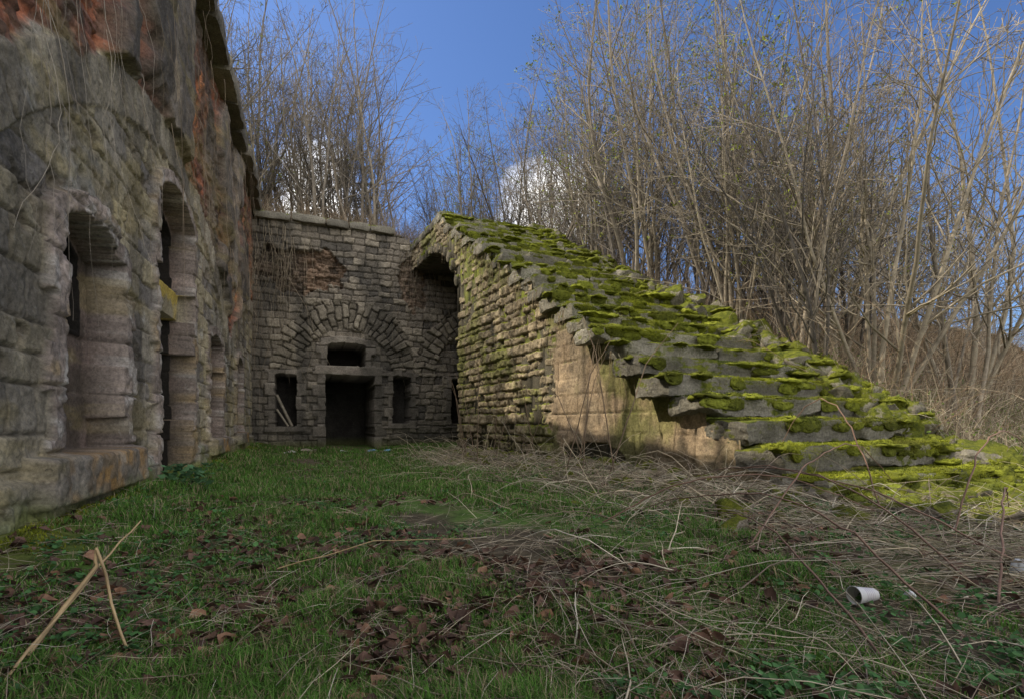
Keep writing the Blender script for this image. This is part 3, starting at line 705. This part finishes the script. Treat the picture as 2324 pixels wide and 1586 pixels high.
# upright thin shoots growing at the foot of the stair wall
for k in range(16):
    a=g.uniform(.2,5.5);w=-g.uniform(.15,.9);x,y=stair(a,w,0)[:2];H=g.uniform(.6,1.9);lx=g.normal()*.35;ly=g.normal()*.2;z0=float(ground_h(x,y))
    cane([(x,y,z0),(x+lx*.3,y+ly*.3,z0+H*.4),(x+lx*.55,y+ly*.6,z0+H*.75),(x+lx,y+ly,z0+H)],.009,.003,(.22,.16,.11))
obj("bramble_shoots",A.mesh("bramble_shoots"),M_twig)
# ============================================================ TREES
def spawn(pts,rad,L,nc,t0,t1,ang,ratio,rr,g):
    n,K,_=pts.shape;pi=np.repeat(np.arange(n),nc);m=len(pi);t=g.uniform(t0,t1,m)
    f=t*(K-1);k=np.clip(f.astype(int),0,K-2);f=f-k
    P=pts[pi,k]*(1-f)[:,None]+pts[pi,k+1]*f[:,None];T=unit(pts[pi,k+1]-pts[pi,k])
    s=unit(np.cross(T,g.normal(size=(m,3))));an=g.normal(ang,.2,m)[:,None]
    d=T*np.cos(an)+s*np.sin(an);ln=L[pi]*ratio*(1.15-t*.8)*g.uniform(.6,1.3,m)
    r=(rad[pi,k]*(1-f)+rad[pi,k+1]*f)*rr
    return P,d,ln,r
def tree_mesh(name,seed,nst,H,spread,R,twigs=1.0,leaves=0,lcol=(.24,.28,.035),bark=(.22,.18,.13),t3=2,rmin=.0038,n2=5):
    g=np.random.default_rng(seed);A=Acc()
    th=g.uniform(0,2*math.pi,nst);sp=np.abs(g.normal(size=nst))*spread
    P0=np.stack([np.cos(th)*.12,np.sin(th)*.12,0*th-.15],-1)*(1 if nst>1 else .3)
    D0=np.stack([np.cos(th)*sp,np.sin(th)*sp,np.ones(nst)],-1)
    L0=H*g.uniform(.7,1.1,nst)
    p0,r0=grow(P0,D0,L0,R*g.uniform(.5,1.1,nst),14,.055,.02,g,.15)
    def put(p,r,s):
        n,K=r.shape;r=np.maximum(r,rmin);v,q=tubes(p,r,s);c=np.array(bark)*g.uniform(.7,1.3,(n,1))
        A.add(v,q,c=np.repeat(c,K*s,axis=0))
    put(p0,r0,6)
    a=spawn(p0,r0,L0,int(14*twigs),.15,.97,.70,.38,.5,g);p1,r1=grow(a[0],a[1],a[2],np.maximum(a[3],.005),8,.13,.04,g,.3);put(p1,r1,4)
    b=spawn(p1,r1,a[2],n2,.15,.98,.8,.46,.6,g);p2,r2=grow(b[0],b[1],b[2],np.maximum(b[3],.0042),5,.16,.03,g,.5);put(p2,r2,3)
    p3=p2
    if t3:
        c=spawn(p2,r2,b[2],t3,.2,1.,.8,.5,.7,g);p3,r3=grow(c[0],c[1],c[2],np.maximum(c[3],.0038),3,.12,.03,g,.6);put(p3,r3,3)
    if leaves:
        e=p3[:,-1];e=e[g.integers(0,len(e),leaves)]+g.normal(size=(leaves,3))*.03;m=leaves
        dd=unit(g.normal(size=(m,3)));s=unit(np.cross(dd,g.normal(size=(m,3))));sz=g.uniform(.015,.035,m)[:,None]
        Vv=np.stack([e-dd*sz,e+s*sz*.6,e+dd*sz,e-s*sz*.6],1).reshape(-1,3)
        A.add(Vv,np.arange(m*4).reshape(m,4),c=lcol)
    return A.mesh(name)
vars_=[];barks=[(.21,.18,.145),(.15,.13,.11),(.26,.22,.17),(.12,.105,.09)]
for k in range(9):
    me=tree_mesh("sapling_%d"%k,100+k,[2,3,2,3,1,3,2,2,3][k],[7.5,6.5,8.5,6,9,7,8,7.5,6][k],[.14,.22,.10,.28,.05,.2,.16,.12,.24][k],[.045,.04,.05,.035,.055,.04,.045,.05,.035][k],leaves=900 if k in(1,5) else 0,bark=barks[k%4],t3=1,rmin=.0034,n2=5,twigs=1.0)
    me.materials.append(M_bark);vars_.append(me)
thick=empty("sapling_thicket")
g=np.random.default_rng(77)
def plant(p,z,k=None,sc=1):
    me=vars_[g.integers(0,9) if k is None else k];o=bpy.data.objects.new("sapling",me);link(o,thick)
    o.location=(p[0],p[1],z);o.rotation_euler=(g.normal()*.08,g.normal()*.08,g.uniform(0,6.28));s=sc*g.uniform(.8,1.15);o.scale=(s,s,s)
cnt=0
for q in range(122):
    w=3.8+abs(g.random()**1.1)*19;a=g.uniform(1.4+.08*(w-3),14)
    if q<22:w=g.uniform(3.4,5.5);a=g.uniform(3,11)
    if 22<=q<35:w=g.uniform(3.3,5.6);a=g.uniform(-.1,3.6)
    p=stair(a,w,0);z=float(ground_h(p[0],p[1]));
    plant(p,z,sc=.8 if a<4 else 1.05);cnt+=1
for q in range(125):
    t=g.uniform(-4,14);b=.8+g.random()**1.0*10
    px=court(t,b,0);ratio=px[0]/px[1]
    sc=1.0
    if -.26<ratio<-.12:
        if g.random()<.1:continue
        sc=.72
    plant(px,6.3-.75*float(ss(4.2,6.5,np.array(t))),sc=sc)
for q in range(22):
    t=g.uniform(-1.0,3.4);b=g.uniform(.8,5);plant(court(t,b,0),6.3,k=[0,2,4,6,7][q%5],sc=1.05)
for q in range(10):
    p=court(-g.uniform(.9,4),-g.uniform(-3,1.5),0);plant(p,6.5,sc=.8)
def tree(name,loc,rotz,args,tilt=(0,0)):
    me=tree_mesh(name,**args);me.materials.append(M_bark);o=bpy.data.objects.new(name,me);link(o);o.location=loc;o.rotation_euler=(tilt[0],tilt[1],rotz)
def bl(a,w):
    p=stair(a,w,0);return (float(p[0]),float(p[1]),float(ground_h(p[0],p[1])))
bk=(.30,.255,.19)
tree("hazel_tree",bl(.55,4.1),0.5,dict(seed=500,nst=7,H=7,spread=.42,R=.055,bark=bk,t3=3))
tree("hazel_tree",bl(1.9,5.2),1.5,dict(seed=501,nst=6,H=7.5,spread=.3,R=.05,bark=bk,t3=2))
tree("hazel_tree",bl(3.0,3.9),2.5,dict(seed=502,nst=7,H=7.5,spread=.22,R=.04,bark=bk,t3=2))
tree("hazel_tree",bl(.6,6.6),3.5,dict(seed=503,nst=6,H=7,spread=.35,R=.055,bark=bk))
tree("hazel_tree",bl(5.5,4.2),4.5,dict(seed=504,nst=7,H=8,spread=.25,R=.04,bark=bk,leaves=1500))
tree("hazel_tree",bl(7.5,4.0),5.5,dict(seed=505,nst=6,H=8,spread=.2,R=.04,bark=bk,leaves=700))
bo=(.17,.145,.12)
p=court(-.8,-2.5,0);tree("overhanging_tree",(p[0],p[1],6.5),0,dict(seed=510,nst=5,H=6.5,spread=.95,R=.055,twigs=1.6,bark=bo,t3=2))
p=court(-.9,.8,0);tree("overhanging_tree",(p[0],p[1],6.5),2,dict(seed=512,nst=6,H=7.5,spread=.6,R=.055,twigs=1.5,bark=bo,t3=2))
for i,(s_,b_,h_) in enumerate([(6.2,1.3,4.2),(7.4,1.2,3.4),(4.8,1.8,5.0)]):
    p=court(-b_,-s_,0);tree("rampart_tree",(p[0],p[1],6.45),i,dict(seed=520+i,nst=2,H=h_,spread=.25,R=.09,twigs=.6,bark=bo,t3=0,n2=2))
p=court(2.6,3.0,0);tree("birch_tree",(p[0],p[1],6.3),0,dict(seed=511,nst=1,H=9,spread=.02,R=.08,twigs=2.6,bark=(.22,.19,.16),t3=2))
print("PROG trees",cnt)
# ============================================================ BRUSH on banks and rampart edges, roots
A=Acc()
def brush(P,L,R,K,curv,grav,cols,seed,elev=1.0):
    g=np.random.default_rng(seed);n=len(P);th=g.uniform(0,2*math.pi,n);el=np.abs(g.normal(elev,.35,n))
    Dd=np.stack([np.cos(th)*np.cos(el),np.sin(th)*np.cos(el),np.sin(el)],-1)
    p,r=grow(P,Dd,g.uniform(L[0],L[1],n),g.uniform(R[0],R[1],n),K,curv,0,g,.4,grav)
    v,q=tubes(p,r,3);c=np.array(cols)[g.integers(0,len(cols),n)]*g.uniform(.6,1.3,(n,1));A.add(v,q,c=np.repeat(c,K*3,axis=0))
bc=[(.32,.22,.14),(.24,.17,.11),(.44,.35,.24),(.18,.14,.10)]
n=13000;w=3.2+g.random(n)**1.0*22;a=g.uniform(-.4,12,n)+.08*(w-3);p=stair(a,w,0);P=np.stack([p[:,0],p[:,1],ground_h(p[:,0],p[:,1])],-1)
brush(P,(.5,2.3),(.003,.0065),7,.16,.35,bc,301,.95)
n=11000;w=3.1+g.random(n)**1.3*12;a=g.uniform(-1.2,9,n)+.08*(w-3);p=stair(a,w,0);P=np.stack([p[:,0],p[:,1],ground_h(p[:,0],p[:,1])],-1)
brush(P,(.15,.8),(.002,.0045),4,.2,.3,bc,302,1.0)
obj("bramble_thicket",A.mesh("bramble_thicket"),M_twig)
A=Acc()
n=4500;t=g.uniform(-1,7,n);b=.35+np.abs(g.normal(size=n))*1.2;P=court(t,b,6.45-.75*ss(4.2,6.5,t));brush(P,(.2,1.1),(.003,.005),5,.15,.35,bc,303,1.1)
n=3500;s=g.uniform(-1,13,n);b=.2+np.abs(g.normal(size=n))*.5;P=court(-b,-s,6.66+0*s);brush(P,(.1,.4),(.0025,.004),5,.15,.5,bc,304,.9)
obj("dead_grass_fringe",A.mesh("dead_grass_fringe"),M_twig)
A=Acc()
def hang(n,gen,seed,Lr,Rr,col):
    g=np.random.default_rng(seed);P,Dn=gen(g,n);d0=np.tile([[0,0,-1.]],(n,1))+Dn*.15
    K=16;L=g.uniform(*Lr,n);pts=np.empty((n,K,3));pts[:,0]=P;d=d0.copy()
    for k in range(1,K):
        pts[:,k]=pts[:,k-1]+unit(d)*(L/(K-1))[:,None];d=d*.8+np.array([[0,0,-.2]])+g.normal(size=(n,3))*.16
    off=(pts-P[:,None]);dn=(off*Dn[:,None]).sum(-1);pts+=Dn[:,None]*(np.clip(dn,-.01,.12)-dn)[...,None]
    r=g.uniform(*Rr,n)[:,None]*np.linspace(1,.4,K)[None];v,q=tubes(pts,r,3)
    c=np.array(col)*g.uniform(.6,1.4,(n,1));A.add(v,q,c=np.repeat(c,K*3,axis=0))
nL=np.array([V[0],V[1],0]);nB=np.array([-U[0],-U[1],0]);nS=np.array([-E[0],-E[1],0])
def gl(g,n):
    s=12.4-g.random(n)**.8*12;return court(.24+0*s,-s,g.uniform(3.0,6.5,n)),np.tile(nL,(n,1))
def gl2(g,n):
    s=g.uniform(10.6,12.5,n);return court(.24+0*s,-s,g.uniform(2.2,4.2,n)),np.tile(nL,(n,1))
def gb(g,n):
    t=np.concatenate([g.normal(.7,.35,n//2),g.normal(4.6,.4,n-n//2)]);t=np.clip(t,.1,5.3);return court(t,-.12+0*t,g.uniform(5.2,6.3,n)),np.tile(nB,(n,1))
def gs(g,n):
    a=g.uniform(1,9,n);return stair(a,-.12,step_top(a)-.1),np.tile(nS,(n,1))
hang(85,gl,1,(.6,3.0),(.0015,.004),(.26,.20,.14));hang(28,gl2,4,(.6,1.9),(.0010,.0022),(.36,.31,.25))
hang(90,gb,2,(.8,4.2),(.004,.008),(.28,.23,.16));hang(120,gs,3,(.2,1.0),(.002,.005),(.26,.2,.12))
obj("hanging_roots",A.mesh("hanging_roots"),M_twig)
n=3500;a=g.uniform(-1,8,n);w=3.0+g.random(n)*4;p=stair(a,w,0);P=np.stack([p[:,0],p[:,1],ground_h(p[:,0],p[:,1])+g.uniform(.05,.5,n)],-1)
leafset("bank_foliage",P,g.uniform(.02,.05,n),np.array([[.14,.21,.035]])*(.6+.8*g.random((n,1))),M_green,flat=.8,seed=12)
# ============================================================ LITTER
def cup():
    A=Acc();n=28;an=np.arange(n)*2*math.pi/n
    prof=[(0,.0),(.027,.0),(.028,.003),(.040,.100),(.0425,.102),(.0425,.106),(.0385,.106),(.0265,.006),(0,.006)]
    Vv=np.array([[r*math.cos(t),r*math.sin(t),z] for r,z in prof for t in an])
    q=[]
    for k in range(len(prof)-1):
        for i in range(n):j=(i+1)%n;q.append([k*n+i,k*n+j,(k+1)*n+j,(k+1)*n+i])
    c=np.ones((len(Vv),3))*.72
    A.add(Vv,q,c=c)
    me=A.mesh("paper_cup",smooth=True);m,nt,b=newmat("cup_paper");b.inputs["Roughness"].default_value=.45
    co=N(nt,"ShaderNodeTexCoord").outputs["Object"];sx=N(nt,"ShaderNodeSeparateXYZ");nt.links.new(co,sx.inputs[0])
    wv=N(nt,"ShaderNodeTexWave");wv.bands_direction='Z';wv.inputs["Scale"].default_value=30;nt.links.new(co,wv.inputs["Vector"])
    band=mathn(nt,'MULTIPLY',mrange(nt,sx.outputs[2],.025,.026,0,1),mrange(nt,sx.outputs[2],.075,.076,1,0))
    f=mathn(nt,'MULTIPLY',band,mrange(nt,wv.outputs["Fac"],.6,.7,0,.6))
    nt.links.new(mixc(nt,f,(.60,.59,.58),(.35,.28,.36)),b.inputs["Base Color"])
    o=obj("paper_cup",me,m);o.location=(1.43,2.02,float(ground_h(1.38,2.02))+.047);o.rotation_euler=(math.radians(4),math.radians(-88),math.radians(10));o.scale=(.84,.84,.95)
cup()
A=Acc()
for (x,y,sz,c) in [(-4.1,12.6,.16,(.6,.6,.58)),(-3.5,12.9,.14,(.2,.35,.5)),(-5.3,12.2,.15,(.5,.48,.42)),(-5.0,12.6,.2,(.35,.3,.24)),(2.33,2.35,.06,(.5,.52,.55)),(1.62,2.08,.02,(.6,.6,.6)),(-3.0,12.3,.08,(.2,.4,.6))]:
    rockbox(A,np.array([x,y,float(ground_h(x,y))+.02]),(sz,sz*.7,.02),sz*.25,6,R=rrot(np.random.default_rng(int(abs(x)*100))) if sz<.1 else None,col=c,rnd=.2,seed=int(y*10),freq=9)
obj("scattered_litter",A.mesh("scattered_litter"),col_mat("litter",var=.1,rough=.6))
# ============================================================ SUN, SKY, CAMERA
EL=math.radians(47)
sh=-.85*V+.53*U;sh=sh/np.linalg.norm(sh)
sd=Vector((sh[0]*math.cos(EL),sh[1]*math.cos(EL),math.sin(EL)))
sun=bpy.data.lights.new("sun",'SUN');sun.energy=5;sun.angle=math.radians(.5);sun.color=(1,.90,.72)
so=bpy.data.objects.new("sun",sun);link(so);so.rotation_euler=sd.to_track_quat('Z','Y').to_euler()
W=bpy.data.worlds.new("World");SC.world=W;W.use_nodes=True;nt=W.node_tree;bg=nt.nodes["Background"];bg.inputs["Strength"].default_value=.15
sky=N(nt,"ShaderNodeTexSky",sky_type='NISHITA',sun_disc=False);sky.sun_elevation=EL;sky.sun_rotation=math.atan2(sh[0],sh[1])
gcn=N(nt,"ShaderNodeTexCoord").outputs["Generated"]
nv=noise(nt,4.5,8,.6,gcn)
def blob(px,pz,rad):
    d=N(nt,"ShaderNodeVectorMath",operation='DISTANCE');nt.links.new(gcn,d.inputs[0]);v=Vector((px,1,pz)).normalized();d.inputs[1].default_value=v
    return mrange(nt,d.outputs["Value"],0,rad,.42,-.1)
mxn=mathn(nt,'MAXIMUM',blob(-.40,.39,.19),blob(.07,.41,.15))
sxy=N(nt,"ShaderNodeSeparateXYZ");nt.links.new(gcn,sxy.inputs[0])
# unseen bright cloud added behind the camera to lift the shaded areas
fill_cloud=mrange(nt,sxy.outputs[1],.28,-.05,-.2,.24)
mxn=mathn(nt,'MAXIMUM',mxn,fill_cloud)
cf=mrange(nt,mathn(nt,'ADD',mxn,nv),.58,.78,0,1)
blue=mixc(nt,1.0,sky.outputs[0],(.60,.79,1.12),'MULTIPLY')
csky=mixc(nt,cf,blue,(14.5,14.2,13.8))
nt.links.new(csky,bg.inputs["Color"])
cam=bpy.data.cameras.new("camera");cam.lens=18;cam.sensor_width=36;cam.shift_y=.0719;cam.clip_end=3000;cam.clip_start=.05
co=bpy.data.objects.new("camera",cam);link(co);co.location=(0,0,.7);co.rotation_euler=(math.radians(90),0,0);SC.camera=co
SC.view_settings.view_transform='Standard';SC.view_settings.look='None';SC.view_settings.exposure=0
print("PROG done")
